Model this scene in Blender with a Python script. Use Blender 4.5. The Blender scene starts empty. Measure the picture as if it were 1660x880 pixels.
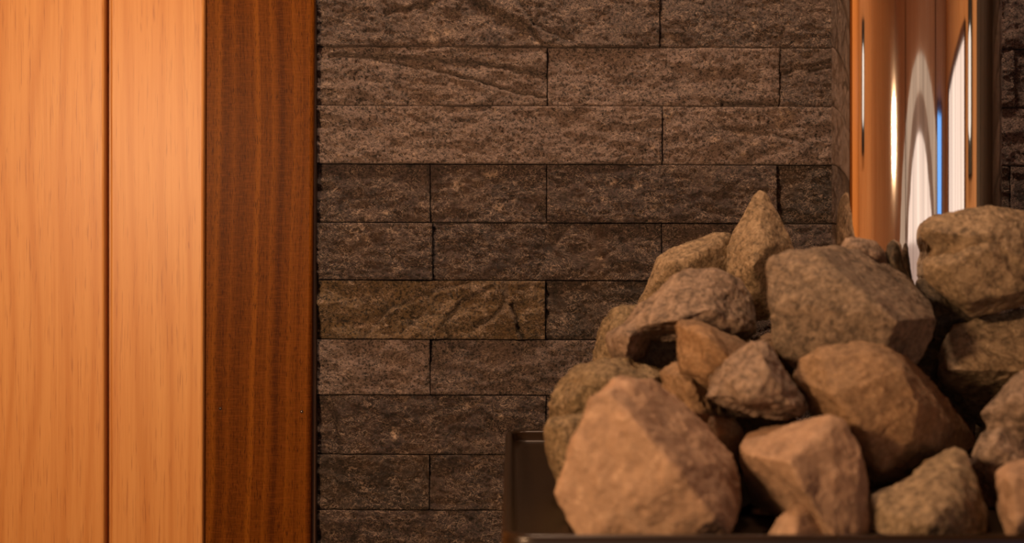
import bpy, bmesh, math, random
import numpy as np
from mathutils import Vector

C = bpy.context.scene.collection
S = bpy.context.scene
random.seed(7)

# ------------------------------------------------------------------ camera, light, exposure
FPX = 2200.0          # focal length in pixels of the 1660x880 frame
CAM_D = 1.10          # camera to stone wall
cam_d = bpy.data.cameras.new('camera')
cam = bpy.data.objects.new('camera', cam_d); C.objects.link(cam); S.camera = cam
cam.location = (0, -CAM_D, 0); cam.rotation_euler = (math.pi / 2, 0, 0)
cam_d.sensor_width = 36.0; cam_d.lens = 36.0 * FPX / 1660.0
cam_d.clip_start = 0.02
cam_d.dof.use_dof = True; cam_d.dof.focus_distance = 1.08; cam_d.dof.aperture_fstop = 7.6

w = bpy.data.worlds.new('world'); S.world = w; w.use_nodes = True
w.node_tree.nodes['Background'].inputs[0].default_value = (1.0, 0.62, 0.36, 1)
w.node_tree.nodes['Background'].inputs[1].default_value = 0.02

S.view_settings.view_transform = 'Standard'; S.view_settings.look = 'None'
S.view_settings.gamma = 1.0; S.view_settings.use_curve_mapping = False
S.view_settings.exposure = 0.0
S.cycles.max_bounces = 8; S.cycles.sample_clamp_indirect = 4.0

def area(name, loc, target, sx, sy, power, col):
    l = bpy.data.lights.new(name, 'AREA'); l.shape = 'RECTANGLE'; l.size = sx; l.size_y = sy
    l.energy = power; l.color = col
    o = bpy.data.objects.new(name, l); C.objects.link(o); o.location = loc
    o.rotation_euler = (Vector(target) - Vector(loc)).to_track_quat('-Z', 'Y').to_euler()
    return o
# warm sauna lamp high on the left, over the wood panelling
area('sauna_lamp_light', (-0.50, -0.98, 0.19), (-0.06, -0.2, 0.12), 0.075, 0.085, 9.6, (1.0, 0.62, 0.34))
# ceiling lamp light
area('ceiling_lamp_light', (-0.08, -0.25, 1.02), (0.05, -0.04, -0.1), 0.16, 0.10, 9.5, (1.0, 0.68, 0.46))

# ------------------------------------------------------------------ helpers
def P(px, py, d):
    """pixel of the 1660x880 frame at distance d from the camera -> point in the room"""
    return Vector(((px - 830.0) / FPX * d, -CAM_D + d, -(py - 440.0) / FPX * d))

def _hash(ix, iy, iz, s):
    h = (ix.astype(np.int64) * 374761393 + iy.astype(np.int64) * 668265263 + iz.astype(np.int64) * 2147483647 + s * 974634777) & 0xffffffff
    h = ((h ^ (h >> 13)) * 1274126177) & 0xffffffff
    h = ((h ^ (h >> 16)) * 2246822519) & 0xffffffff
    return ((h ^ (h >> 15)) & 0xffffff) / float(0xffffff)
def vnoise(p, s=0):
    i = np.floor(p); f = p - i; u = f * f * f * (f * (f * 6 - 15) + 10)
    ix, iy, iz = i[:, 0], i[:, 1], i[:, 2]; r = 0
    for dx in (0, 1):
        wx = u[:, 0] if dx else 1 - u[:, 0]
        for dy in (0, 1):
            wy = u[:, 1] if dy else 1 - u[:, 1]
            for dz in (0, 1):
                wz = u[:, 2] if dz else 1 - u[:, 2]
                r = r + wx * wy * wz * _hash(ix + dx, iy + dy, iz + dz, s)
    return r * 2 - 1
def fbm(p, octv, s=0, gain=0.5):
    a = 1.0; r = np.zeros(len(p)); t = 0
    for k in range(octv):
        r += a * vnoise(p * (2.03 ** k) + 17.3 * k, s + k); t += a; a *= gain
    return r / t

def tag(o, label=None, cat=None, group=None, kind=None):
    if label: o['label'] = label
    if cat: o['category'] = cat
    if group: o['group'] = group
    if kind: o['kind'] = kind
    return o
def link(name, me, mat, parent=None, loc=None):
    o = bpy.data.objects.new(name, me); C.objects.link(o)
    if mat: me.materials.append(mat)
    if parent: o.parent = parent
    if loc is not None:
        o.location = loc
    return o
def from_bm(name, bm, mat, parent=None, loc=None, smooth=False):
    me = bpy.data.meshes.new(name); bm.normal_update(); bm.to_mesh(me); bm.free()
    if smooth:
        for p in me.polygons: p.use_smooth = True
    return link(name, me, mat, parent, loc)
def box(bm, x0, x1, y0, y1, z0, z1, bev=0.0, seg=2):
    v = [bm.verts.new((x, y, z)) for x in (x0, x1) for y in (y0, y1) for z in (z0, z1)]
    q = [(0, 1, 3, 2), (4, 6, 7, 5), (0, 4, 5, 1), (2, 3, 7, 6), (0, 2, 6, 4), (1, 5, 7, 3)]
    fs = [bm.faces.new([v[i] for i in f]) for f in q]
    if bev:
        es = list({e for f in fs for e in f.edges})
        bmesh.ops.bevel(bm, geom=es, offset=bev, segments=seg, profile=0.5, affect='EDGES')
def slab(bm, pts_top, z0, z1):
    """vertical-sided prism over plan polygon"""
    a = [bm.verts.new((x, y, z0)) for x, y in pts_top]; b = [bm.verts.new((x, y, z1)) for x, y in pts_top]
    n = len(a)
    bm.faces.new(list(reversed(a))); bm.faces.new(b)
    for i in range(n): bm.faces.new((a[i], a[(i + 1) % n], b[(i + 1) % n], b[i]))

# ------------------------------------------------------------------ materials
class NT:
    def __init__(s, name):
        s.m = bpy.data.materials.new(name); s.m.use_nodes = True; s.t = s.m.node_tree; s.b = s.t.nodes['Principled BSDF']
    def n(s, typ, **kw):
        nd = s.t.nodes.new(typ)
        for k, v in kw.items():
            if k.startswith('i_'):
                key = k[2:]; key = int(key) if key.isdigit() else key.replace('_', ' ')
                if hasattr(v, 'is_output') or isinstance(v, bpy.types.NodeSocket): s.t.links.new(v, nd.inputs[key])
                else: nd.inputs[key].default_value = v
            else: setattr(nd, k, v)
        return nd
    def math(s, op, a, b=0.0, clamp=False):
        return s.n('ShaderNodeMath', operation=op, use_clamp=clamp, i_0=a, i_1=b).outputs[0]
    def ramp(s, fac, stops):
        r = s.n('ShaderNodeValToRGB', i_0=fac); cr = r.color_ramp
        while len(cr.elements) < len(stops): cr.elements.new(0.5)
        for e, (p, c) in zip(cr.elements, stops): e.position = p; e.color = (*c, 1) if len(c) == 3 else c
        return r.outputs[0]
    def mix(s, fac, a, b, blend='MIX'):
        m = s.n('ShaderNodeMix', data_type='RGBA', blend_type=blend)
        for k, v in ((0, fac), (6, a), (7, b)):
            if isinstance(v, bpy.types.NodeSocket): s.t.links.new(v, m.inputs[k])
            else: m.inputs[k].default_value = v if k == 0 else ((*v, 1) if len(v) == 3 else v)
        return m.outputs[2]
    def noise(s, vec, scale, detail=4, rough=0.55, dist=0.0):
        return s.n('ShaderNodeTexNoise', i_Vector=vec, i_Scale=scale, i_Detail=detail, i_Roughness=rough, i_Distortion=dist).outputs[0]
    def mapping(s, scale=(1, 1, 1), loc=(0, 0, 0), coord='Object', vec=None):
        if vec is None: vec = s.n('ShaderNodeTexCoord').outputs[coord]
        return s.n('ShaderNodeMapping', i_Vector=vec, i_Scale=scale, i_Location=loc).outputs[0]
    def bump(s, h, strength, dist=0.001, normal=None):
        b = s.n('ShaderNodeBump', i_Height=h, i_Strength=strength, i_Distance=dist)
        if normal is not None: s.t.links.new(normal, b.inputs['Normal'])
        return b.outputs[0]
    def set(s, **kw):
        for k, v in kw.items():
            k = k.replace('_', ' ')
            if isinstance(v, bpy.types.NodeSocket): s.t.links.new(v, s.b.inputs[k])
            else: s.b.inputs[k].default_value = (*v, 1) if isinstance(v, tuple) and len(v) == 3 else v

def mat_plain(name, col, rough=0.5, metal=0.0, vary=0.15, scale=30):
    t = NT(name); v = t.mapping()
    n = t.noise(v, scale, 4)
    c = t.mix(n, tuple(x * (1 - vary) for x in col), tuple(min(1, x * (1 + vary)) for x in col))
    t.set(Base_Color=c, Roughness=rough, Metallic=metal)
    return t.m

def mat_light_wood(name='alder_wood', base=(0.555, 0.272, 0.085), dark=(0.41, 0.155, 0.033), axis='z', seed=0.0, contrast=1.0):
    t = NT(name)
    src = t.n('ShaderNodeTexCoord').outputs['Object']
    if axis != 'z':   # grain along y: swap so that the grain always runs along the third axis
        sp = t.n('ShaderNodeSeparateXYZ', i_0=src)
        a, b, c = sp.outputs
        order = {'y': (a, c, b), 'x': (b, c, a)}[axis]
        src = t.n('ShaderNodeCombineXYZ', i_0=order[0], i_1=order[1], i_2=order[2]).outputs[0]
    v1 = t.mapping((6, 6, 1.1), (seed, seed * 2, seed), vec=src)
    warp = t.noise(v1, 1.0, 2, 0.5)
    sx = t.n('ShaderNodeSeparateXYZ', i_0=src).outputs[0]
    ph = t.math('ADD', t.math('MULTIPLY', sx, 400.0), t.math('MULTIPLY', warp, 60.0))
    ring = t.math('MULTIPLY_ADD', t.math('SINE', ph), 0.5); ring.node.inputs[2].default_value = 0.5
    ring = t.math('POWER', ring, 4.0)
    fine = t.noise(t.mapping((420, 420, 9), (seed, 0, 0), vec=src), 1.0, 3, 0.6)
    pores = t.noise(t.mapping((900, 900, 38), (seed, 0, 3), vec=src), 1.0, 2, 0.5)
    blot = t.noise(t.mapping((10, 10, 4), (seed, 5, 0), vec=src), 1.0, 3, 0.6, 0.4)
    c = t.mix(t.math('MULTIPLY', ring, 0.55 * contrast), base, dark)
    c = t.mix(t.ramp(fine, [(0.40, (0, 0, 0)), (0.75, (0.55 * contrast,) * 3)]), c, dark)
    c = t.mix(t.ramp(blot, [(0.35, (0, 0, 0)), (0.75, (0.5,) * 3)]), c, tuple(x * y for x, y in zip(base, (0.86, 0.66, 0.48))))
    c = t.mix(t.ramp(pores, [(0.58, (0, 0, 0)), (0.74, (0.5 * contrast,) * 3)]), c, (0.24, 0.075, 0.02))
    # small dark flecks, stretched along the grain
    fl = t.noise(t.mapping((150, 150, 28), (seed + 2, 0, 1), vec=src), 1.0, 1, 0.5)
    c = t.mix(t.ramp(fl, [(0.79, (0, 0, 0)), (0.83, (0.7,) * 3)]), c, (0.22, 0.06, 0.012))
    t.set(Base_Color=c, Roughness=0.42, Normal=t.bump(pores, 0.12, 0.0003))
    t.b.inputs['Specular IOR Level'].default_value = 0.35
    return t.m

def mat_dark_wood():
    t = NT('mahogany_wood'); src = t.n('ShaderNodeTexCoord').outputs['Object']
    warp = t.noise(t.mapping((4, 4, 2.2), vec=src), 1.0, 2)
    sx = t.n('ShaderNodeSeparateXYZ', i_0=src).outputs[0]
    xx = t.math('ADD', sx, t.math('MULTIPLY', warp, 0.050))
    cb = t.n('ShaderNodeCombineXYZ', i_0=xx).outputs[0]
    stripe = t.noise(t.mapping((95, 1, 1), vec=cb), 1.0, 3, 0.6)
    rib = t.noise(t.mapping((240, 1, 1), (3, 0, 0), vec=cb), 1.0, 2, 0.6)
    # short lateral flecks of ribbon grain and dark pores
    lat = t.noise(t.mapping((120, 120, 900), vec=src), 1.0, 2, 0.6)
    por = t.noise(t.mapping((1300, 1300, 170), vec=src), 1.0, 2, 0.55)
    c = t.ramp(stripe, [(0.36, (0.045, 0.0125, 0.0016)), (0.49, (0.105, 0.031, 0.0026)), (0.64, (0.20, 0.066, 0.0055))])
    c = t.mix(t.math('MULTIPLY', rib, 0.45), c, (0.085, 0.021, 0.003))
    c = t.mix(t.ramp(lat, [(0.45, (0, 0, 0)), (0.8, (0.30,) * 3)]), c, (0.25, 0.075, 0.015))
    c = t.mix(t.ramp(por, [(0.55, (0, 0, 0)), (0.68, (0.65,) * 3)]), c, (0.028, 0.006, 0.001))
    t.set(Base_Color=c, Roughness=0.40, Normal=t.bump(por, 0.25, 0.0003))
    t.b.inputs['Specular IOR Level'].default_value = 0.04
    return t.m

def mat_ledger():
    t = NT('split_slate'); v = t.mapping()
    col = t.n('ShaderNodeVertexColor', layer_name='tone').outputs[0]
    big = t.noise(v, 22, 5, 0.6, 0.6)
    med = t.noise(v, 120, 8, 0.78, 0.6)
    fine = t.noise(v, 480, 4, 0.78)
    c = t.mix(t.ramp(med, [(0.36, (0.8,) * 3), (0.49, (0, 0, 0))]), col, (0.014, 0.009, 0.007))
    c = t.mix(t.ramp(fine, [(0.41, (1,) * 3), (0.52, (0, 0, 0))]), c, (0.014, 0.012, 0.009))
    c = t.mix(t.ramp(big, [(0.46, (0, 0, 0)), (0.74, (0.35,) * 3)]), c, (0.16, 0.085, 0.040))
    # thin bright fibres: zero crossings of warped noise, masked into patches
    def fibre(scale, wdt, seed):
        n = t.noise(t.mapping((1, 1, 1.5), (seed, seed, 0)), scale, 2, 0.6, 1.4)
        a = t.math('ABSOLUTE', t.math('SUBTRACT', n, 0.5))
        return t.math('SUBTRACT', 1.0, t.math('DIVIDE', a, wdt, True), True)
    msk = t.ramp(t.noise(v, 75, 3, 0.6), [(0.38, (0, 0, 0)), (0.55, (1, 1, 1))])
    f = t.math('MAXIMUM', fibre(85, 0.020, 1.0), t.math('MULTIPLY', fibre(170, 0.04, 4.0), 0.95))
    f = t.math('MULTIPLY', t.math('MULTIPLY', f, msk), 0.85)
    c = t.mix(f, c, t.mix(0.35, (0.62, 0.45, 0.34), col))
    spk = t.ramp(t.noise(v, 560, 2, 0.6), [(0.64, (0, 0, 0)), (0.72, (0.55,) * 3)])
    c = t.mix(spk, c, (0.34, 0.23, 0.16))
    blz = t.math('MULTIPLY', t.ramp(t.noise(v, 45, 2, 0.5), [(0.68, (0, 0, 0)), (0.74, (1, 1, 1))]), t.ramp(t.noise(v, 260, 3, 0.7), [(0.5, (0, 0, 0)), (0.6, (1, 1, 1))]))
    c = t.mix(t.math('MULTIPLY', blz, 0.8), c, (0.50, 0.36, 0.26))
    h = t.math('ADD', t.math('MULTIPLY', med, 1.0), t.math('MULTIPLY', fine, 0.6))
    h = t.math('ADD', h, t.math('MULTIPLY', f, 0.2))
    t.set(Base_Color=c, Roughness=0.62, Normal=t.bump(h, 1.0, 0.004))
    t.b.inputs['Specular IOR Level'].default_value = 0.45
    return t.m

def mat_rock(name, a, b, c3, vein=0.25, scale=1.0, seed=0.0, bd=0.0028, mk=1.0):
    t = NT(name); v = t.mapping((1, 1, 1), (seed, seed * 1.7, seed * 0.6))
    big = t.noise(v, 22 * scale, 4, 0.55, 0.5)
    med = t.noise(v, 85 * scale, 6, 0.68, 0.8)
    fine = t.noise(v, 420 * scale, 3, 0.65)
    c = t.mix(t.ramp(big, [(0.38, (0, 0, 0)), (0.62, (1, 1, 1))]), a, b)
    c = t.mix(t.ramp(med, [(0.30, (0.75,) * 3), (0.50, (0, 0, 0))]), c, tuple(x * 0.42 for x in a))
    c = t.mix(t.ramp(med, [(0.55, (0, 0, 0)), (0.78, (0.65,) * 3)]), c, c3)
    mot = t.noise(v, 210 * scale, 5, 0.7, 0.5)
    c = t.mix(t.ramp(mot, [(0.38, (0.8 * mk,) * 3), (0.50, (0, 0, 0))]), c, tuple(x * 0.38 for x in a))
    c = t.mix(t.ramp(mot, [(0.51, (0, 0, 0)), (0.64, (0.65 * mk,) * 3)]), c, c3)
    n = t.noise(v, 60 * scale, 3, 0.6, 1.6)
    f = t.math('SUBTRACT', 1.0, t.math('DIVIDE', t.math('ABSOLUTE', t.math('SUBTRACT', n, 0.5)), 0.03, True), True)
    c = t.mix(t.math('MULTIPLY', f, vein), c, c3)
    c = t.mix(t.ramp(fine, [(0.60, (0, 0, 0)), (0.72, (0.5,) * 3)]), c, tuple(min(1, x * 1.35) for x in c3))
    h = t.math('ADD', t.math('ADD', med, t.math('MULTIPLY', mot, 0.6)), t.math('MULTIPLY', fine, 0.35))
    t.set(Base_Color=c, Roughness=0.72, Normal=t.bump(h, 0.9, bd))
    t.b.inputs['Specular IOR Level'].default_value = 0.3
    return t.m

def mat_emit(name, col, strength, noise_scale=3.0, vary=0.38):
    t = NT(name); n = t.ramp(t.noise(t.mapping((14, 14, .8)), 1.0, 2), [(.35, (0, 0, 0)), (.65, (1, 1, 1))])
    c = t.mix(n, tuple(x * (1 - vary) for x in col), col)
    t.set(Base_Color=(0.0, 0.0, 0.0), Emission_Color=c, Emission_Strength=strength)
    return t.m

M_alder = mat_light_wood()
M_mahog = mat_dark_wood()
M_ledger = mat_ledger()
M_back = mat_plain('mortar', (0.018, 0.012, 0.008), 0.9)

# ------------------------------------------------------------------ the room (around and behind the camera)
X0, X1, Y0, Z0, Z1 = -1.15, 0.98, -1.75, -0.87, 1.23
TRIM_L, TRIM_R = -0.2455, -0.1575
def planks(name, axis, mat, fixed, a0, a1, b0, b1, width=0.094, thick=0.012, normal=1, grain='z'):
    """tongue and groove boards as one wall mesh; a = across the boards, b = along them"""
    bm = bmesh.new(); a = a0
    while a < a1 - 1e-4:
        e = min(a + width, a1); lo, hi = sorted((fixed, fixed - normal * thick))
        if axis == 'x': box(bm, lo, hi, a + 0.001, e - 0.001, b0, b1, 0.0025, 1)
        elif axis == 'y': box(bm, a + 0.001, e - 0.001, lo, hi, b0, b1, 0.0025, 1)
        else: box(bm, a + 0.001, e - 0.001, b0, b1, lo, hi, 0.0025, 1)
        a = e
    lo, hi = sorted((fixed - normal * thick * 0.6, fixed - normal * (thick + 0.02)))   # backing behind the grooves
    if axis == 'x': box(bm, lo, hi, a0, a1, b0, b1)
    elif axis == 'y': box(bm, a0, a1, lo, hi, b0, b1)
    else: box(bm, a0, a1, b0, b1, lo, hi)
    return tag(from_bm(name, bm, mat), kind='structure')
M_room = mat_light_wood('room_panelling', (0.78, 0.47, 0.22), (0.64, 0.34, 0.13), 'z', 3.0)
M_roof = mat_light_wood('ceiling_panelling', (0.50, 0.22, 0.07), (0.38, 0.14, 0.038), 'y', 5.0)
planks('wall_left', 'x', M_room, X0, Y0, 0.0, Z0, Z1, normal=1)
planks('wall_right', 'x', M_room, X1, Y0, -0.44, Z0, Z1, normal=-1)
M_char = mat_light_wood('charred_boards', (0.035, 0.022, 0.015), (0.02, 0.012, 0.008), 'z', 9.0)
planks('wall_right_dark', 'x', M_char, X1, -0.44, 0.0, Z0, Z1, normal=-1)
planks('ceiling', 'z', M_roof, Z1, X0, X1, Y0, 0.0, normal=-1)
bm = bmesh.new()
for i in range(8):
    for j in range(10):
        xa = X0 + i * (X1 - X0) / 8; ya = Y0 + j * (-Y0) / 10
        box(bm, xa + .001, xa + (X1 - X0) / 8 - .001, ya + .001, ya + (-Y0) / 10 - .001, Z0 - .02, Z0, .001, 1)
box(bm, X0, X1, Y0, 0, Z0 - .05, Z0 - .004)
tag(from_bm('floor', bm, mat_plain('floor_tile', (0.09, 0.07, 0.055), 0.4)), kind='structure')

# front wall (behind the camera): boards above and beside a wide arched glazing
M_pale_wood = mat_light_wood('limed_panelling', (0.66, 0.47, 0.35), (0.52, 0.35, 0.24), 'z', 6.0)
planks('wall_front', 'y', M_pale_wood, Y0, X0, X1, Z0, Z1, normal=1)
M_frame = mat_plain('window_frame_wood', (0.10, 0.035, 0.012), 0.45)
M_cool = mat_emit('daylight_strip', (0.16, 0.42, 1.0), 1.6)
M_warm = mat_emit('lit_glass', (1.0, 0.78, 0.66), 1.35)
M_pale = mat_emit('lit_glass_low', (1.0, 0.70, 0.58), 0.62)
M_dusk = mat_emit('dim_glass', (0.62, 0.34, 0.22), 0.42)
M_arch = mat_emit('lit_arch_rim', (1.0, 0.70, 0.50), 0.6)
def arch(name, xc, zc, r0, r1, mat, y0, y1, zb, parent, seg=28):
    bm = bmesh.new(); ring = []
    for k in range(seg + 1):
        a = math.pi * k / seg
        ring.append([bm.verts.new((xc + r * math.cos(a), y, zc + r * math.sin(a))) for r, y in ((r0, y0), (r1, y0), (r1, y1), (r0, y1))])
    ring.insert(0, [bm.verts.new((v.co.x, v.co.y, zb)) for v in ring[0]]); ring.append([bm.verts.new((v.co.x, v.co.y, zb)) for v in ring[-1]])
    for p, q in zip(ring, ring[1:]):
        for k in range(4): bm.faces.new((p[k], p[(k + 1) % 4], q[(k + 1) % 4], q[k]))
    bm.faces.new(ring[0]); bm.faces.new(list(reversed(ring[-1])))
    return from_bm(name, bm, mat, parent)
def arch_pane(name, xc, zc, r, zb, y0, y1, mat, parent, seg=28):
    bm = bmesh.new()
    pts = [(xc + r * math.cos(math.pi * k / seg), zc + r * math.sin(math.pi * k / seg)) for k in range(seg + 1)] + [(xc - r, zb), (xc + r, zb)]
    a = [bm.verts.new((x, y0, z)) for x, z in pts]; b = [bm.verts.new((x, y1, z)) for x, z in pts]
    bm.faces.new(a); bm.faces.new(list(reversed(b)))
    for i in range(len(a)): bm.faces.new((a[i], b[i], b[(i + 1) % len(a)], a[(i + 1) % len(a)]))
    return from_bm(name, bm, mat, parent)
win = tag(bpy.data.objects.new('window_1', None), kind='structure'); C.objects.link(win)
AX, YW = -0.03, Y0 + .012
def earch(name, xc, zs, a0, b0_, a1, b1, mat, y0, y1, zb, parent, seg=36):
    """arched band between two half ellipses (a0 = 0: a full arched pane) with straight legs down to zb"""
    bm = bmesh.new(); ring = []
    angs = [math.pi * k / seg for k in range(seg + 1)]
    for a in angs:
        pin = (xc + a0 * math.cos(a), zs + b0_ * math.sin(a)); po = (xc + a1 * math.cos(a), zs + b1 * math.sin(a))
        ring.append([bm.verts.new((p[0], y, p[1])) for p, y in ((pin, y0), (po, y0), (po, y1), (pin, y1))])
    ring.insert(0, [bm.verts.new((v.co.x, v.co.y, zb)) for v in ring[0]]); ring.append([bm.verts.new((v.co.x, v.co.y, zb)) for v in ring[-1]])
    for p, q in zip(ring, ring[1:]):
        for k in range(4): bm.faces.new((p[k], p[(k + 1) % 4], q[(k + 1) % 4], q[k]))
    bm.faces.new(ring[0]); bm.faces.new(list(reversed(ring[-1])))
    return from_bm(name, bm, mat, parent)
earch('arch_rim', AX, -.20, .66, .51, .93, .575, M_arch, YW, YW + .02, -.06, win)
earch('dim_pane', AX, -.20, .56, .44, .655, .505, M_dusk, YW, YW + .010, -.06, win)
earch('pane', AX, -.20, .004, .002, .56, .44, M_warm, YW, YW + .012, -.06, win)
bm = bmesh.new(); box(bm, AX - .555, AX + .555, YW + .0125, YW + .016, -.06, .05); from_bm('lower_pane', bm, M_pale, win)
bm = bmesh.new()
box(bm, -.51, -.48, YW + .016, YW + .03, -.06, .04, .003, 1)  # added post, stands in for the camera and tripod mirrored in the pipe
box(bm, AX - .95, AX + .95, YW, YW + .03, -.10, -.06, .003, 1)
for xx in (-0.575, 0.545): box(bm, xx - .012, xx + .012, YW + .020, YW + .035, -0.80, .9, .003, 1)
from_bm('window_frame', bm, M_frame, win)
# slim blue-lit daylight slot beside the corner
bm = bmesh.new(); box(bm, .62, .76, YW + .022, YW + .034, -.10, .27, .002, 1)
w2 = tag(from_bm('window_2', bm, M_cool), kind='structure')
bm = bmesh.new()
for xa in (.595, .76): box(bm, xa, xa + .025, YW + .021, YW + .045, -.82, .28, .003, 1)
box(bm, .595, .785, YW + .021, YW + .045, .27, .295, .003, 1)
from_bm('window_frame', bm, M_frame, w2)
# tall glazing in the right wall
bm = bmesh.new(); box(bm, X1 - .020, X1 - .013, -1.50, -.76, -.06, .29)
w3 = tag(from_bm('window_3', bm, M_warm), kind='structure')
bm = bmesh.new()
for ya in (-1.53, -.76): box(bm, X1 - .04, X1 - .012, ya, ya + .03, -.09, .31, .003, 1)
box(bm, X1 - .04, X1 - .012, -1.53, -.73, .29, .31, .003, 1); box(bm, X1 - .04, X1 - .012, -1.53, -.73, -.09, -.06, .003, 1)
from_bm('window_frame', bm, M_frame, w3)
# small wall lamps on the side walls (they show as bright slivers in the flue pipe)
M_glow = mat_emit('lamp_glass', (1.0, 0.88, 0.76), 1.3)
M_iron = mat_plain('dark_iron', (0.03, 0.028, 0.026), 0.4, 0.6)
def wall_lamp(x, y, z, sgn, label):
    o = bpy.data.objects.new('wall_lamp', None); C.objects.link(o); o.location = (x, y, z)
    tag(o, label, 'lamp', 'small wall lamps on the side walls')
    bm = bmesh.new(); box(bm, min(0, sgn * .02), max(0, sgn * .02), -.05, .05, -.11, .11, .004, 2)
    from_bm('back_plate', bm, M_iron, o)
    bm = bmesh.new(); n = 16; rr = []
    for zz, r in ((-.065, .018), (-.05, .034), (.05, .034), (.065, .018)):
        rr.append([bm.verts.new((sgn * .02 + sgn * max(0, r * math.sin(math.pi * k / n)), r * math.cos(math.pi * k / n), zz)) for k in range(n + 1)])
    for p, q in zip(rr, rr[1:]):
        for k in range(n): bm.faces.new((p[k], p[k + 1], q[k + 1], q[k]))
    bm.faces.new(rr[0]); bm.faces.new(list(reversed(rr[-1])))
    from_bm('lamp_shade', bm, M_glow, o, smooth=True)
wall_lamp(X0 + .012, -.19, .30, 1, 'small wall lamp mirrored in the flue pipe as its leftmost bright sliver')
# hanging lamp that carries the warm light left of the camera
o = bpy.data.objects.new('hanging_lamp', None); C.objects.link(o); o.location = (-.50, -.98, .19)
tag(o, 'hanging lamp mirrored in the flue pipe as the second thin sliver from the left', 'lamp')
ang = math.atan2(-.2 + .98, -.02 + .50) - math.pi / 2
o.rotation_euler = (0, 0, ang)
bm = bmesh.new(); box(bm, -.068, .068, -.035, -.012, -.052, .052, .006, 2); from_bm('housing', bm, M_iron, o)
bm = bmesh.new(); box(bm, -.002, .002, -.025, -.021, .050, Z1 - .19 - .012); from_bm('cord', bm, M_iron, o)
wall_lamp(X1 - .012, -.60, .22, -1, 'small wall lamp mirrored near the right edge of the flue pipe')

# ------------------------------------------------------------------ pale board wall at the left
bm = bmesh.new()
SEAM = -0.33            # groove between the two pale boards: x in the room
def wood_board(bm, xa0, xb0, xa1, xb1, y, th=0.018, bev=0.0018):
    """vertical board, (xa0,xb0) at the floor and (xa1,xb1) at the ceiling"""
    v = [bm.verts.new(c) for c in ((xa0, y, Z0), (xb0, y, Z0), (xb0, y + th, Z0), (xa0, y + th, Z0), (xa1, y, Z1), (xb1, y, Z1), (xb1, y + th, Z1), (xa1, y + th, Z1))]
    fs = [bm.faces.new([v[i] for i in f]) for f in ((0, 1, 5, 4), (1, 2, 6, 5), (2, 3, 7, 6), (3, 0, 4, 7), (4, 5, 6, 7), (3, 2, 1, 0))]
    bmesh.ops.bevel(bm, geom=list({e for f in fs for e in f.edges}), offset=bev, segments=3, profile=0.5, affect='EDGES')
YB = -0.025
fB = (CAM_D + YB) / FPX           # metres per pixel on the boards' front
def bx(px): return (px - 830) * fB
wood_board(bm, bx(179.5), bx(327) - .0012, bx(177.5), bx(334) + .0012, YB)
x = bx(168.5)
while x > X0 - 0.02:
    wood_board(bm, x - 0.0995, x, x - 0.0995, x, YB); x -= 0.1035
box(bm, X0, bx(330), YB + .0095, -.004, Z0, Z1)
tag(from_bm('wall_back_left', bm, M_alder), kind='structure')

# dark mahogany upright
YT = -0.019
fT = (CAM_D + YT) / FPX
def tx(px): return (px - 830) * fT
tr = tag(bpy.data.objects.new('trim_1', None), kind='structure')
bpy.data.objects.remove(tr)
bm = bmesh.new()
lean = 5.5 * fT / (880 * fT)      # the board leans very slightly
def leanx(px, z): return tx(px) + (z + 0.0) * lean
wood_board(bm, leanx(326, Z0), leanx(506.5, Z0), leanx(326, Z1), leanx(506.5, Z1), YT, th=0.019, bev=0.0028)
trim = tag(from_bm('trim_1', bm, M_mahog), kind='structure')
M_nail = mat_plain('nail_steel', (0.55, 0.42, 0.32), 0.3, 1.0)
M_hole = mat_plain('nail_hole', (0.01, 0.004, 0.002), 0.9)
for px, py in ((357, 662), (489, 667)):
    p = Vector((tx(px), YT, -(py - 440) * fT))
    bm = bmesh.new()
    bmesh.ops.create_cone(bm, segments=16, radius1=.0012, radius2=.0012, depth=.0004, cap_ends=True)
    for v in bm.verts: v.co = Vector((v.co.x, v.co.z, v.co.y)) + p
    hole = from_bm('nail_hole', bm, M_hole, trim)
    bm = bmesh.new()
    bmesh.ops.create_uvsphere(bm, u_segments=12, v_segments=8, radius=.0006)
    for v in bm.verts: v.co = v.co + p
    from_bm('nail', bm, M_nail, trim, smooth=True)
# thin brown edging strip between the upright and the stone
bm = bmesh.new()
v0 = (513.0 - 830) * .0005
box(bm, -.168, v0 + .0012, -.0125, 0.0, Z0, Z1, .0012, 2)
tag(from_bm('trim_2', bm, mat_plain('edging_strip', (0.045, 0.018, 0.008), 0.6)), kind='structure')

# ------------------------------------------------------------------ ledger stone wall: one mesh, each split stone modelled
SX = 0.0005
ROWS = [-18, 77, 172, 266, 360.5, 453.5, 549, 639, 735, 824.5, 918]
step = 93.6
rows = []
y = ROWS[0]
while y > -2100: rows.insert(0, (y - step, y)); y -= step
core = len(rows)
rows += list(zip(ROWS[:-1], ROWS[1:]))
y = ROWS[-1]
while y < 2250: rows.append((y, y + step)); y += step
JOINTS = {0: [515, 1068, 1430, 1800], 1: [515, 887, 1262, 1641, 2000], 2: [515, 1072, 1480, 1850], 3: [515, 698, 886, 1257, 1635, 2000],
          4: [515, 702, 1072, 1440, 1800], 5: [515, 884, 1257, 1640], 6: [515, 698, 1072, 1500], 7: [515, 885, 1257, 1640],
          8: [515, 697, 1072, 1440], 9: [515, 885, 1257, 1640]}
DARK, MID, LIGHT, OCHRE, BLACK = (0.072, 0.047, 0.042), (0.142, 0.099, 0.086), (0.25, 0.180, 0.156), (0.185, 0.118, 0.056), (0.048, 0.032, 0.025)
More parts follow.
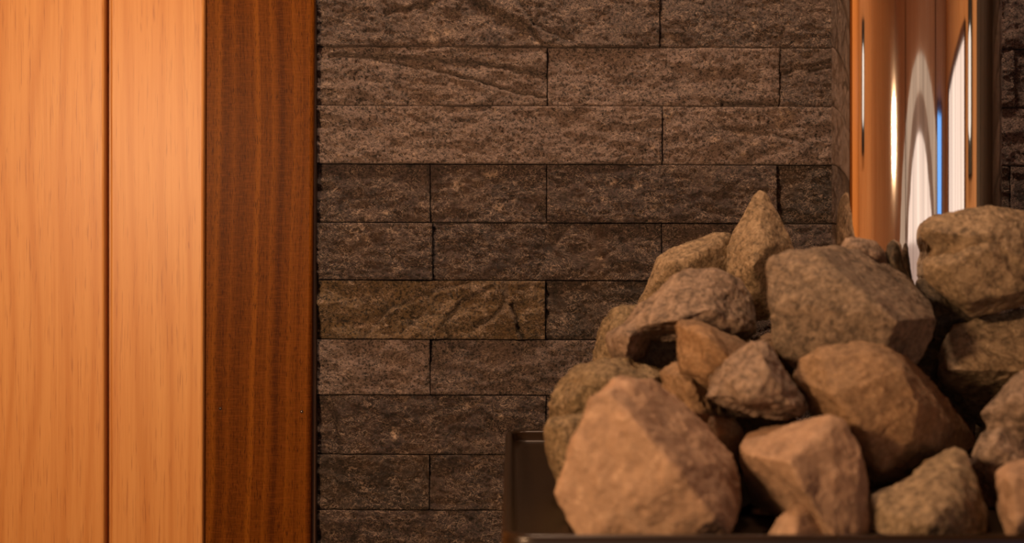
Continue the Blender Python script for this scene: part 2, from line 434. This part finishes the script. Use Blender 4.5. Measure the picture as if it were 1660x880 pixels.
TONE = {(0, 0): MID, (0, 1): MID, (1, 0): LIGHT, (1, 1): LIGHT, (1, 2): MID, (2, 0): LIGHT, (2, 1): LIGHT,
        (3, 0): DARK, (3, 1): DARK, (3, 2): DARK, (3, 3): BLACK, (4, 0): DARK, (4, 1): DARK, (4, 2): DARK, (5, 0): OCHRE, (5, 1): BLACK,
        (6, 0): LIGHT, (6, 1): MID, (7, 0): DARK, (7, 1): DARK, (8, 0): BLACK, (8, 1): DARK, (9, 0): DARK}
OUT = {(0, 0): 7, (0, 1): 4.5, (1, 0): 5, (1, 1): 5, (1, 2): 5, (2, 0): 6.5, (2, 1): 6, (3, 0): 4.2, (3, 1): 4.2, (3, 2): 7, (3, 3): 3.5,
       (4, 0): 7.5, (4, 1): 4, (4, 2): 4, (5, 0): 5.5, (5, 1): 4.5, (6, 0): 6.5, (6, 1): 5, (7, 0): 4.5, (7, 1): 4.5, (8, 0): 6, (8, 1): 4.5, (9, 0): 5.5}
# relief lines on single stones: (row, [(px,py)...], depth mm, width px, side step mm)
CRACKS = [
    (1, [(535, 90), (600, 92), (680, 96), (760, 102), (820, 110), (888, 125)], 3.0, 3.4, 0.5),
    (1, [(690, 108), (740, 122), (790, 136), (840, 150), (885, 159)], 2.8, 3.2, -0.6),
    (1, [(600, 95), (690, 113), (760, 128)], 1.2, 3.0, -0.5),
    (1, [(1262, 119), (1300, 108), (1348, 97)], 3.2, 3.0, 0.0),
    (1, [(1310, 112), (1350, 108)], 2.0, 3.0, 0.0),
    (1, [(1170, 168), (1245, 167), (1262, 172)], 3.0, 4.0, 0.0),
    (0, [(625, 22), (690, 8), (720, -6)], 1.2, 7.0, 1.0),
    (0, [(755, -5), (800, 20), (860, 45), (880, 76)], 1.5, 6.0, 1.2),
    (0, [(830, -10), (865, 40), (900, 55), (930, 70)], 1.5, 5.0, -1.0),
    (4, [(925, 362), (895, 400), (870, 450)], 1.6, 6.0, 1.6),
    (4, [(1030, 380), (985, 410), (930, 450)], 0.6, 5.0, 0.5),
    (5, [(590, 545), (630, 500), (690, 475), (735, 462), (760, 455)], 2.2, 6.0, -2.6),
    (5, [(820, 455), (820, 490), (800, 515), (770, 530)], 2.6, 6.0, 2.2),
    (5, [(830, 490), (840, 530), (850, 547)], 2.0, 5.0, -1.6),
    (5, [(725, 520), (745, 490), (800, 462)], 1.6, 6.0, 1.3),
    (5, [(650, 540), (690, 505), (720, 510), (730, 545)], 1.0, 5.0, -1.0),
    (7, [(530, 640), (548, 680), (550, 735)], 1.5, 7.0, 1.2),
    (8, [(690, 740), (692, 760), (696, 775)], 1.5, 4.0, 0.8),
    (2, [(1170, 205), (1240, 215), (1300, 228)], 0.9, 5.0, 0.5),
]
# pale calcite patches: px, py, half sizes
SPOTS = [(704, 62, 9, 16), (728, 52, 14, 10), (742, 300, 11, 12), (800, 282, 16, 8), (808, 335, 12, 9), (1054, 238, 9, 6), (976, 322, 7, 6),
         (1058, 330, 6, 14), (1032, 300, 8, 9), (1222, 232, 10, 7), (990, 296, 9, 8), (640, 700, 7, 14), (632, 345, 8, 5), (588, 370, 6, 6), (634, 373, 6, 6),
         (868, 70, 10, 4), (780, 470, 14, 5), (590, 528, 22, 6), (700, 60, 5, 20), (1200, 215, 20, 5), (760, 655, 14, 5), (812, 672, 6, 12), (900, 75, 22, 3), (1155, 226, 12, 6)]
def tilt(px): return (px - 515) * 0.0032
V, F, COL = [], [], []
nv = 0
rng = random.Random(3)
for ri, (ya, yb) in enumerate(rows):
    k = ri - core
    js = JOINTS.get(k)
    if js is None:
        j = 515; js = [515]
        while j < 2790: j += rng.choice([185, 370, 370, 555]); js.append(j)
    else:
        js = list(js)
        while js[-1] < 2790: js.append(js[-1] + 370)
    for ji, (xa, xb) in enumerate(zip(js, js[1:])):
        if xa > 2780: break
        near = 0 <= k <= 9 and xa < 1360
        nearr = 0 <= k <= 4 and xa < 1700 and xb > 1600
        st = 2.0 if near else (2.4 if nearr else 22.0)
        tone = TONE.get((k, ji), rng.choice([DARK, MID, LIGHT, MID])); out = OUT.get((k, ji), rng.uniform(3.5, 7))
        if xa > 1400 and 0 <= k <= 4: tone = (LIGHT, MID, LIGHT, DARK, DARK)[k]
        nx = max(3, int((xb - xa) / st)); ny = max(3, int((yb - ya) / st))
        gx = np.linspace(xa + 0.7, xb - 0.7, nx); gy = np.linspace(ya + 0.9, yb - 0.9, ny)
        GX, GY = np.meshgrid(gx, gy); X = GX.ravel(); Y = GY.ravel()
        p3 = np.stack([X * SX, Y * SX, np.full_like(X, k * 1.37 + ji * 3.1)], 1)
        rough = 2.2 if tone is OCHRE else 1.0
        seed = (ri * 31 + ji * 7) % 997
        crack_shade = np.zeros_like(X)
        h = out + 1.9 * rough * fbm(p3 * np.array([28, 45, 1]), 3, seed)
        if st < 5:
            sh = fbm(p3 * np.array([70, 120, 1]), 5, seed + 3, 0.62)
            h = h + 2.0 * sh + 0.8 * fbm(p3 * np.array([420, 520, 1]), 3, seed + 9, 0.7)
            # split terraces: slate flakes step down
            q = (fbm(p3 * np.array([24, 60, 1]), 4, seed + 13) + (X - xa) / 900.0) * 4.2
            fr = q - np.floor(q); h = h + 1.5 * rough * (np.floor(q) + np.clip((fr - 0.82) / 0.18, 0, 1)) * 0.55
        for (ck, line, dep, wd, stp) in CRACKS:
            if ck != k or max(a for a, b in line) < xa or min(a for a, b in line) > xb: continue
            wob = 4.0 * fbm(p3 * np.array([160, 160, 1]), 3, 55)
            for (ax, ay), (bx_, by) in zip(line, line[1:]):
                L2 = (bx_ - ax) ** 2 + (by - ay) ** 2
                tt = ((X - ax) * (bx_ - ax) + (Y - ay) * (by - ay)) / L2
                inside = (tt > -0.02) & (tt < 1.02)
                dist = ((X - ax) * (by - ay) - (Y - ay) * (bx_ - ax)) / math.sqrt(L2) + wob
                crack_shade = np.maximum(crack_shade, np.where(inside, min(1.0, dep / 2.0) * np.exp(-(dist / (0.5 * wd)) ** 2), 0))
                h = h - np.where(inside, 1.8 * dep * np.exp(-(dist / (0.7 * wd)) ** 2), 0)
                h = h + np.where(inside, 1.5 * stp * np.exp(-np.abs(dist) / 22.0) * np.tanh(dist / 2.0), 0)
        h = np.maximum(h, 1.2)
        ed = np.minimum(np.minimum(X - xa, xb - X), np.minimum(Y - ya, yb - Y))
        h = h - 0.9 * np.exp(-ed / 1.6)
        yy = Y + tilt(X)
        verts = np.stack([(X - 830) * SX, -h * 0.001, -(yy - 440) * SX], 1)
        V.append(verts)
        idx = np.arange(nx * ny).reshape(ny, nx) + nv
        F.append(np.stack([idx[:-1, :-1], idx[1:, :-1], idx[1:, 1:], idx[:-1, 1:]], -1).reshape(-1, 4))
        # skirt back to the mortar
        loop = np.concatenate([idx[0, :], idx[1:, -1], idx[-1, -2::-1], idx[-2:0:-1, 0]])
        sk = verts[loop - nv].copy(); sk[:, 1] = 0.003
        V.append(sk); si = np.arange(len(loop)) + nv + nx * ny
        F.append(np.stack([loop, np.roll(loop, -1), np.roll(si, -1), si], -1))
        cnt = nx * ny + len(loop)
        jit = 1 + rng.uniform(-.12, .12)
        cc = np.tile(np.array([tone[0] * jit, tone[1] * jit, tone[2] * jit, 1.0]), (cnt, 1))
        m = nx * ny; cc[:m, :3] *= (1 - 0.72 * crack_shade)[:, None]                     # crack shade painted into the vertex colour
        if st < 5:
            cal = np.zeros(m)
            for (sx_, sy_, rx, ry) in SPOTS:
                cal = np.maximum(cal, np.exp(-((X - sx_) / rx) ** 2 - ((Y - sy_) / ry) ** 2))
            cal = np.clip(cal * (0.9 + 1.3 * fbm(p3 * np.array([420, 420, 1]), 3, 77)) * 1.5 - 0.45, 0, 1)[:, None]
            cc[:m, :3] = cc[:m, :3] * (1 - cal) + np.array([0.50, 0.36, 0.27]) * cal
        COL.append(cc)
        nv += cnt
V = np.concatenate(V); F = np.concatenate(F); COL = np.concatenate(COL)
me = bpy.data.meshes.new('wall_back')
me.vertices.add(len(V)); me.vertices.foreach_set('co', V.ravel())
me.loops.add(F.size); me.loops.foreach_set('vertex_index', F.ravel().astype(np.int32))
me.polygons.add(len(F)); me.polygons.foreach_set('loop_start', np.arange(0, F.size, 4, dtype=np.int32))
me.update(calc_edges=True)
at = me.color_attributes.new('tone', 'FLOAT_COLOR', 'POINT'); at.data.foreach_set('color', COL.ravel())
me.update(); me.validate()
wall = tag(link('wall_back', me, M_ledger), kind='structure')
bm = bmesh.new(); box(bm, -.17, X1, 0.0, 0.03, Z0, Z1); tag(from_bm('wall_back_core', bm, M_back), kind='structure')

# ------------------------------------------------------------------ stove
M_steel = NT('dark_coated_steel')
nn = M_steel.noise(M_steel.mapping((60, 60, 60)), 1.0, 3)
M_steel.set(Base_Color=M_steel.mix(nn, (0.016, 0.008, 0.003), (0.024, 0.012, 0.005)), Metallic=0.3, Roughness=0.30)
M_steel = M_steel.m
SXL, SXR = -0.0048, 0.565
DF, DB = 0.617, 1.030          # camera distance of the front and back edge
ZP, ZL = -0.1290, -0.1200      # tray plate and top of its lip
def rrect(x0, x1, y0, y1, r, n=6):
    pts = []
    for cx, cy, a0 in ((x1 - r, y1 - r, 0), (x0 + r, y1 - r, 90), (x0 + r, y0 + r, 180), (x1 - r, y0 + r, 270)):
        for k in range(n + 1):
            a = math.radians(a0 + 90 * k / n); pts.append((cx + r * math.cos(a), cy + r * math.sin(a)))
    return pts
stove = bpy.data.objects.new('sauna_stove', None); C.objects.link(stove)
stove.location = ((SXL + SXR) / 2, -CAM_D + (DF + DB) / 2, Z0)
tag(stove, 'dark coated steel sauna stove carrying the heap of stones', 'stove')
def rel(o):
    o.parent = stove; o.location = -stove.location; return o
yF, yBk = -CAM_D + DF, -CAM_D + DB
bm = bmesh.new()
slab(bm, rrect(SXL + .004, SXR - .004, yF + .005, yBk - .004, .012), Z0 + .06, -.140)
rel(from_bm('body', bm, M_steel))
# tray: plate with a rolled lip all round
bm = bmesh.new()
prof = [(0.004, -0.140), (0.0006, -0.1385), (0.0, -0.136), (0.0, -0.1225), (0.0008, ZL - .0006), (0.0024, ZL), (0.0042, ZL - .0006), (0.0050, ZL - .0022), (0.0058, ZP + .002), (0.0080, ZP)]
rings = []
for off, z in prof:
    rings.append([bm.verts.new((x, y, z)) for x, y in rrect(SXL + off, SXR - off, yF + off, yBk - off, max(.004, .016 - off))])
for a, b in zip(rings, rings[1:]):
    n = len(a)
    for i in range(n): bm.faces.new((a[i], a[(i + 1) % n], b[(i + 1) % n], b[i]))
bm.faces.new(rings[-1]); bm.faces.new(list(reversed(rings[0])))
tray = rel(from_bm('stone_tray', bm, M_steel, smooth=True))
for x in (SXL + .03, SXR - .03):
    for y in (yF + .03, yBk - .03):
        bm = bmesh.new(); bmesh.ops.create_cone(bm, segments=20, radius1=.014, radius2=.018, depth=.06, cap_ends=True)
        for v in bm.verts: v.co += Vector((x, y, Z0 + .03))
        rel(from_bm('leg', bm, M_steel, smooth=False))
bm = bmesh.new(); box(bm, .13, .43, yF - .004, yF + .006, -.62, -.30, .003, 2)
fd = rel(from_bm('fire_door', bm, M_steel))
bm = bmesh.new(); box(bm, .15, .165, yF - .03, yF - .004, -.50, -.42, .004, 2)
h = from_bm('door_handle', bm, mat_plain('handle_steel', (0.4, 0.36, 0.32), 0.3, 1.0), fd)

# ------------------------------------------------------------------ mirror-polished flue pipe
t = NT('polished_steel')
br = t.noise(t.mapping((260, 260, 1.2)), 1.0, 3, 0.6)
t.set(Base_Color=t.mix(br, (0.86, 0.78, 0.72), (0.92, 0.86, 0.80)), Metallic=1.0, Roughness=0.045, Normal=t.bump(br, 0.03, 0.0006))
M_pol = t.m
PC = P(1483.5, 440, 0.925); PR = 0.0556
def lathe(prof, n=160):
    bm = bmesh.new(); rr = [[bm.verts.new((r * math.cos(2 * math.pi * k / n), r * math.sin(2 * math.pi * k / n), z)) for k in range(n)] for r, z in prof]
    for a, b in zip(rr, rr[1:]):
        for i in range(n): bm.faces.new((a[i], a[(i + 1) % n], b[(i + 1) % n], b[i]))
    return bm
pipe = bpy.data.objects.new('flue_pipe', None); C.objects.link(pipe); pipe.location = (PC.x, PC.y, ZP + .0005)
tag(pipe, 'mirror-polished round steel flue pipe rising out of the stones', 'flue pipe')
b0 = ZP + .0005
pb = from_bm('lower_tube', lathe([(PR, 0.0), (PR, .1945 - b0)]), M_pol, pipe, smooth=True)
from_bm('upper_tube', lathe([(PR - .004, .1949 - b0), (PR + .0010, .1949 - b0), (PR + .0013, .1955 - b0), (PR + .0010, .197 - b0), (PR + .0008, Z1 - b0 - .002)]), M_pol, pipe, smooth=True)

# ------------------------------------------------------------------ sauna stones
R_grey = mat_rock('grey_brown_stone', (0.152, 0.106, 0.068), (0.193, 0.132, 0.086), (0.305, 0.216, 0.141), 0.3)
R_mauve = mat_rock('mauve_grey_stone', (0.167, 0.113, 0.075), (0.208, 0.141, 0.096), (0.346, 0.241, 0.168), 0.25, 0.9, 2.0)
R_pink = mat_rock('pinkish_stone', (0.342, 0.204, 0.122), (0.287, 0.176, 0.105), (0.444, 0.299, 0.193), 0.15, 0.6, 3.0, 0.0012, 0.35)
R_ochre = mat_rock('ochre_stone', (0.239, 0.132, 0.061), (0.201, 0.122, 0.065), (0.361, 0.227, 0.122), 0.25, 0.9, 5.0, 0.0022, 0.6)
R_moss = mat_rock('olive_stone', (0.141, 0.096, 0.047), (0.186, 0.127, 0.066), (0.304, 0.215, 0.122), 0.35, 1.2, 8.0)
R_tan = mat_rock('tan_stone', (0.192, 0.130, 0.072), (0.243, 0.166, 0.094), (0.365, 0.260, 0.158), 0.3, 1.0, 11.0)
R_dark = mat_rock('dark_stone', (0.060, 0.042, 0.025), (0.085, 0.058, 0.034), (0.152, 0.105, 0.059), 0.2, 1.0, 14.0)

def hull(bm, pts):
    vs = [bm.verts.new(p) for p in pts]
    r = bmesh.ops.convex_hull(bm, input=vs)
    junk = [g for g in r['geom_interior'] if isinstance(g, bmesh.types.BMVert)] + [g for g in r['geom_unused'] if isinstance(g, bmesh.types.BMVert)]
    if junk: bmesh.ops.delete(bm, geom=list(set(junk)), context='VERTS')

ROCK_N = 0
def rock(label, mat, d, T, pieces, amp=1.0, vox=0.0014, smooth=1, back=0.70):
    """pieces: list of (outline, front points), each point (px, py[, extra depth]); d = distance of the outline, T = depth of the stone"""
    global ROCK_N
    ROCK_N += 1
    bm = bmesh.new()
    for pc in pieces:
        outl, ridge = pc[0], pc[1]
        off = pc[2] if len(pc) > 2 else 0.0; th = pc[3] if len(pc) > 3 else T
        cx = sum(q[0] for q in outl) / len(outl); cy = sum(q[1] for q in outl) / len(outl)
        pts = []
        for q in outl:
            e = q[2] if len(q) > 2 else 0.0
            if e < .05: e *= 1.3
            pts.append(P(q[0], q[1], d + off + e))
            # sides run back a little before the stone closes, scaled so that the silhouette keeps its line
            s1 = 0.95; pts.append(P(cx + (q[0] - cx) * s1, cy + (q[1] - cy) * s1, d + off + max(e, 0) + th * 0.45))
            pts.append(P(cx + (q[0] - cx) * back, cy + (q[1] - cy) * back, d + off + max(e, 0) * .5 + th))
        for q in ridge: pts.append(P(q[0], q[1], d + off + q[2] * 1.35))
        b2 = bmesh.new(); hull(b2, pts)
        tmp = bpy.data.meshes.new('t'); b2.to_mesh(tmp); b2.free(); bm.from_mesh(tmp); bpy.data.meshes.remove(tmp)
    me = bpy.data.meshes.new('stone'); bm.to_mesh(me); bm.free()
    o = bpy.data.objects.new('sauna_stone', me); C.objects.link(o)
    m = o.modifiers.new('r', 'REMESH'); m.mode = 'VOXEL'; m.voxel_size = vox
    m2 = o.modifiers.new('s', 'SMOOTH'); m2.factor = 0.5; m2.iterations = smooth
    dg = bpy.context.evaluated_depsgraph_get(); dg.update()
    me2 = bpy.data.meshes.new_from_object(o.evaluated_get(dg)); o.modifiers.clear()
    o.data = me2; bpy.data.meshes.remove(me)
    n = len(me2.vertices); co = np.empty(n * 3, np.float32); me2.vertices.foreach_get('co', co); co = co.reshape(-1, 3).astype(float)
    no = np.empty(n * 3, np.float32); me2.vertex_normals.foreach_get('vector', no) if hasattr(me2.vertex_normals, 'foreach_get') else None
    no = no.reshape(-1, 3)
    s = ROCK_N * 13
    dsp = 0.0010 * fbm(co * 42, 2, s) + 0.0010 * fbm(co * 120, 3, s + 5, 0.6) + 0.0007 * fbm(co * 380, 2, s + 9, 0.6)
    q = fbm(co * 55 + 4, 2, s + 21) * 4; fr = q - np.floor(q)      # chipped steps
    dsp += 0.0009 * (np.floor(q) + np.clip((fr - .75) / .25, 0, 1)) * 0.6
    co = co + no * (dsp * amp)[:, None]
    low = co[:, 2] < ZP + .0006                                    # flat where it rests on the tray
    inside = (co[:, 1] < yBk)
    co[low & inside, 2] = ZP + .0006
    c0 = co.mean(0); c0[2] = co[:, 2].min()
    co -= c0
    me2.vertices.foreach_set('co', co.astype(np.float32).ravel())
    me2.polygons.foreach_set('use_smooth', np.ones(len(me2.polygons), bool)); me2.update()
    me2.materials.clear(); me2.materials.append(mat)
    o.location = c0
    o['label'] = label; o['category'] = 'stone'; o['group'] = 'sauna stones heaped on the stove'
    return o

# --- front row, nearest the lip
rock('largest pinkish stone with a grey slanting face, leftmost of the front row', R_pink, .678, .055, [
    ([(957, 648, -.010), (1000, 613, .004), (1058, 612, .014), (1088, 636, .018), (1150, 690, .018), (1190, 735, .014), (1203, 778, .010), (1201, 830, .0), (1182, 876, -.012), (1100, 886, -.026), (940, 880, -.018), (914, 838, -.014), (904, 798, -.013), (912, 765, -.013), (927, 725, -.013), (941, 690, -.012)],
     [(988, 634, -.013), (1032, 685, -.024), (1100, 765, -.033), (1158, 838, -.031), (1182, 866, -.022)])])
rock('pale pink block with a dark undercut left side, centre of the front row', R_pink, .685, .042, [
    ([(1199, 724, .010), (1212, 706, .020), (1250, 690, .026), (1300, 680, .020), (1345, 673, -.002), (1371, 684, -.004), (1396, 725, -.006), (1409, 780, -.008), (1407, 882, -.012), (1346, 882, -.020), (1262, 855, .055), (1215, 820, .055), (1202, 752, .018)],
     [(1280, 748, -.024), (1300, 790, -.026), (1336, 838, -.024), (1350, 870, -.024), (1392, 860, -.018), (1392, 770, -.012), (1352, 692, -.008), (1212, 738, 0.0)])], amp=.7)
rock('small pale wedge stone leaning under the pale pink block', R_pink, .664, .012, [
    ([(1228, 884), (1258, 842), (1288, 817), (1316, 822), (1338, 846), (1354, 884)], [(1292, 838, -.008), (1290, 870, -.012)])], amp=.5)
rock('small dark stone in the gap right of the largest pinkish stone', R_ochre, .722, .03, [
    ([(1200, 846), (1225, 822), (1268, 826), (1288, 850), (1282, 878), (1205, 880)], [(1245, 850, -.01)])], amp=.7)
rock('brown angular stone with a pale chipped spot, right of centre in the front row', R_tan, .685, .055, [
    ([(1406, 814, -.004), (1440, 793, .004), (1490, 757, .012), (1520, 740, .018), (1549, 724, .016), (1564, 734, .010), (1580, 775, -.002), (1598, 830, -.008), (1602, 882, -.014), (1500, 886, -.026), (1408, 884, -.010)],
     [(1512, 785, -.014), (1505, 850, -.032), (1560, 800, -.016), (1450, 835, -.018), (1548, 742, .002)])])
rock('pinkish rounded stone cut off by the right edge of the picture, low in front', R_pink, .670, .055, [
    ([(1610, 785, -.006), (1614, 762), (1632, 747), (1665, 740), (1725, 741), (1765, 780), (1765, 880), (1634, 886, -.01), (1618, 830, -.008)],
     [(1635, 772, -.018), (1700, 775, -.020), (1648, 860, -.022)])])
# --- second row
rock('olive stone with smooth side, wedged behind the largest pinkish stone at far left', R_moss, .752, .035, [
    ([(882, 690), (893, 678), (925, 668), (965, 668), (990, 720), (985, 826), (925, 826), (905, 798, -.006), (893, 760), (884, 722)],
     [(912, 690, -.010), (925, 740, -.014), (915, 775, -.010)])], amp=.8)
rock('rough pitted tan stone with pale rim, leftmost at the edge of the heap', R_moss, .800, .07, [
    ([(889, 662), (895, 640), (910, 612), (932, 596), (965, 585), (1000, 578), (1050, 585), (1085, 600), (1110, 680), (1090, 762), (920, 762), (893, 710)],
     [(960, 610, -.02), (925, 650, -.018), (1040, 620, -.02), (980, 700, -.02)])], amp=1.5)
rock('crumbly ochre stone squeezed behind the slanting face of the largest pinkish stone', R_ochre, .775, .04, [
    ([(1072, 600), (1095, 583), (1135, 590), (1165, 640), (1195, 690), (1200, 740), (1185, 800), (1110, 810), (1085, 700)],
     [(1120, 620, -.014), (1160, 690, -.014)])], amp=1.7)
rock('small yellow ochre stone low in the gap between the two pink front stones', R_ochre, .742, .022, [
    ([(1150, 672), (1190, 680), (1203, 700), (1204, 760), (1190, 830), (1160, 820), (1145, 740)], [(1180, 700, -.008)])], amp=.8)
rock('orange-lit stone with vertical left edge, above the largest pinkish stone', R_ochre, .772, .045, [
    ([(1091, 527), (1097, 513), (1112, 514), (1150, 526), (1195, 548, .012), (1222, 562, .014), (1215, 620), (1185, 655), (1150, 640), (1108, 612), (1096, 565)],
     [(1103, 530, -.010), (1150, 548, -.022), (1185, 580, -.022), (1140, 610, -.016), (1105, 595, -.006)])], amp=1.1)
rock('grey and orange peaked stone with a cracked lower corner, in front of the orange-lit one', R_mauve, .728, .045, [
    ([(1150, 612, .006), (1188, 575, .006), (1217, 554), (1243, 552), (1270, 590), (1300, 640), (1311, 660), (1304, 672), (1268, 683), (1215, 678), (1168, 662), (1138, 645)],
     [(1235, 565, -.010), (1250, 605, -.020), (1288, 658, -.016), (1215, 650, -.020), (1185, 610, -.010)])], amp=1.5)
rock('large orange-brown rounded stone with a dark right flank, in the middle of the heap', R_ochre, .740, .034, [
    ([(1286, 612), (1300, 582), (1330, 560), (1380, 553), (1432, 557), (1470, 575, .02), (1540, 648, .045), (1585, 712, .045), (1562, 738, .03), (1490, 738), (1432, 790), (1407, 800), (1385, 745), (1345, 705), (1305, 665)],
     [(1335, 580, -.012), (1420, 572, -.018), (1462, 600, -.024), (1492, 655, -.026), (1480, 715, -.024), (1430, 765, -.018), (1350, 640, -.024), (1400, 700, -.026)])], amp=1.2)
rock('pale grey stone with an orange shoulder, behind the rounded one at the right edge', R_mauve, .740, .055, [
    ([(1588, 672), (1602, 656), (1640, 612), (1664, 592), (1720, 572), (1765, 640), (1745, 745), (1640, 740), (1602, 700)], [(1650, 640, -.014), (1690, 680, -.02)]),
    ([(1598, 694), (1577, 728), (1571, 750), (1580, 790), (1596, 850), (1690, 850), (1740, 700), (1640, 660)], [(1610, 720, -.012), (1660, 760, -.012)])])
# --- third row
rock('flat-topped brown stone with a shadowed front, at the right edge below the big topmost one', R_tan, .812, .038, [
    ([(1545, 527, .006), (1575, 519, .008), (1660, 500, .008), (1725, 488, .008), (1770, 520), (1755, 602), (1640, 604, -.010), (1530, 603, -.010), (1517, 600, -.004), (1524, 565), (1590, 695, .03), (1522, 640, .018), (1740, 695, .03)],
     [(1533, 600, -.016), (1640, 602, -.018), (1735, 598, -.018), (1545, 560, -.006)])], amp=.8)
rock('biggest topmost tan slab with a notched left side, in front of the flue pipe', R_tan, .802, .048, [
    ([(1490, 379), (1494, 362), (1515, 350), (1560, 338), (1600, 331), (1632, 335), (1700, 352), (1760, 380), (1740, 440), (1700, 470), (1600, 480), (1540, 430), (1520, 410), (1502, 394)], [(1530, 378, -.012), (1600, 380, -.016), (1680, 440, -.018)]),
    ([(1511, 408), (1560, 360), (1740, 360), (1775, 430), (1730, 480), (1660, 496), (1620, 505), (1573, 516), (1545, 495), (1516, 470), (1497, 448), (1495, 424)],
     [(1535, 430, -.016), (1600, 400, -.018), (1660, 470, -.016), (1570, 490, -.014)])], amp=.8)
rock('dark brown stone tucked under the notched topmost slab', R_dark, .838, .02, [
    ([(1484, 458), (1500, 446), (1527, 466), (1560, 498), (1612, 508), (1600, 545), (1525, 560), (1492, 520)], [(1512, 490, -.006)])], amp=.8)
rock('large grey-brown block with a pale corner, left of the flue pipe', R_grey, .790, .044, [
    ([(1242, 442, -.008), (1245, 422, -.006), (1275, 403, -.002), (1325, 400, -.006), (1345, 400, .008), (1395, 405, .032), (1440, 424, .046), (1470, 454, .046), (1505, 488, .022), (1518, 515, .004), (1511, 549, .0), (1483, 590, -.006), (1465, 590, -.010), (1420, 584, -.014), (1330, 584, -.012), (1288, 598, -.012), (1255, 562, -.014), (1248, 500, -.014)],
     [(1326, 406, -.010), (1375, 452, -.025), (1430, 503, -.034), (1454, 520, -.036), (1432, 578, -.028), (1500, 516, -.016), (1476, 578, -.012)])], amp=.8)
rock('small grey rounded stone peeping over the large grey-brown block', R_mauve, .838, .02, [
    ([(1358, 402), (1368, 386), (1380, 382), (1400, 388), (1420, 391), (1436, 408), (1442, 440), (1430, 480), (1380, 470), (1360, 430)], [(1385, 400, -.008), (1420, 415, -.008)])], amp=.45)
rock('thin dark shard standing upright against the flue pipe', R_dark, .842, .014, [
    ([(1435, 408), (1443, 390), (1447, 388), (1457, 398), (1465, 425), (1476, 460), (1474, 500), (1440, 490)], [(1448, 420, -.005), (1462, 470, -.005)])], amp=.4, vox=.0012, smooth=2)
rock('brown stone with rounded top and a dark hollow below, upper left of the heap', R_mauve, .825, .055, [
    ([(1000, 532), (1037, 491), (1062, 473), (1088, 449), (1112, 436), (1160, 437), (1200, 452), (1222, 482), (1229, 522), (1226, 541), (1212, 553), (1160, 545), (1095, 545, -.006), (1040, 548, -.006), (1000, 552)],
     [(1050, 505, -.016), (1100, 470, -.010), (1150, 500, -.026), (1215, 535, -.014), (1095, 520, -.028), (1040, 530, -.020), (1180, 455, 0)]),
    ([(983, 556), (984, 541), (1002, 527), (1040, 515), (1062, 530), (1046, 580), (1030, 594), (1010, 594), (990, 577)], [(1020, 545, -.022), (1015, 575, -.018)], -.004, .035),
    ([(1030, 530), (1120, 530), (1150, 590), (1100, 608), (1030, 600)], [], .010, .03)], amp=1.0)
rock('olive-grey stone with rounded outer edge, left behind the one with a dark hollow', R_moss, .905, .055, [
    ([(961, 588), (966, 558), (975, 520), (990, 500), (1008, 492), (1035, 494), (1075, 520), (1090, 600), (1080, 700), (985, 715), (966, 650)],
     [(1000, 530, -.012), (990, 580, -.012)])])
# --- back of the heap
rock('light tan arched stone left of the pointed one, against the stone wall', R_tan, .950, .05, [
    ([(1034, 492), (1046, 466), (1057, 440), (1064, 420), (1085, 404), (1130, 385), (1163, 376), (1184, 379), (1196, 400), (1200, 480), (1150, 530), (1060, 540)],
     [(1090, 425, -.016), (1150, 400, -.012), (1072, 450, -.008), (1100, 452, -.016)])], amp=.8)
rock('tall pointed tan stone, the peak of the heap', R_tan, .935, .045, [
    ([(1232, 307), (1224, 315), (1206, 345), (1190, 372), (1180, 400), (1178, 445), (1190, 505), (1215, 520), (1245, 520), (1262, 480), (1287, 404), (1264, 368), (1251, 328), (1241, 311)],
     [(1234, 345, -.010), (1222, 430, -.024), (1252, 395, -.016), (1205, 400, -.010)])], amp=.6)
# --- stones seen only in the gaps, carrying the upper ones
rock('brown stone seen through the gap beside the large grey-brown block', R_ochre, .835, .05, [
    ([(1212, 560), (1228, 543), (1262, 540), (1290, 570), (1290, 740), (1200, 735), (1195, 620)], [(1240, 570, -.008)])], vox=.003)
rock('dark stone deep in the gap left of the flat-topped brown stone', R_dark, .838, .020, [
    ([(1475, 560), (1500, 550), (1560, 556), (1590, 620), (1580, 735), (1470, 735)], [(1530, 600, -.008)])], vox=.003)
rock('dark stone hidden under the light tan arched stone', R_moss, .91, .07, [
    ([(1115, 560), (1200, 535), (1230, 560), (1235, 735), (1100, 735)], [])], vox=.003)
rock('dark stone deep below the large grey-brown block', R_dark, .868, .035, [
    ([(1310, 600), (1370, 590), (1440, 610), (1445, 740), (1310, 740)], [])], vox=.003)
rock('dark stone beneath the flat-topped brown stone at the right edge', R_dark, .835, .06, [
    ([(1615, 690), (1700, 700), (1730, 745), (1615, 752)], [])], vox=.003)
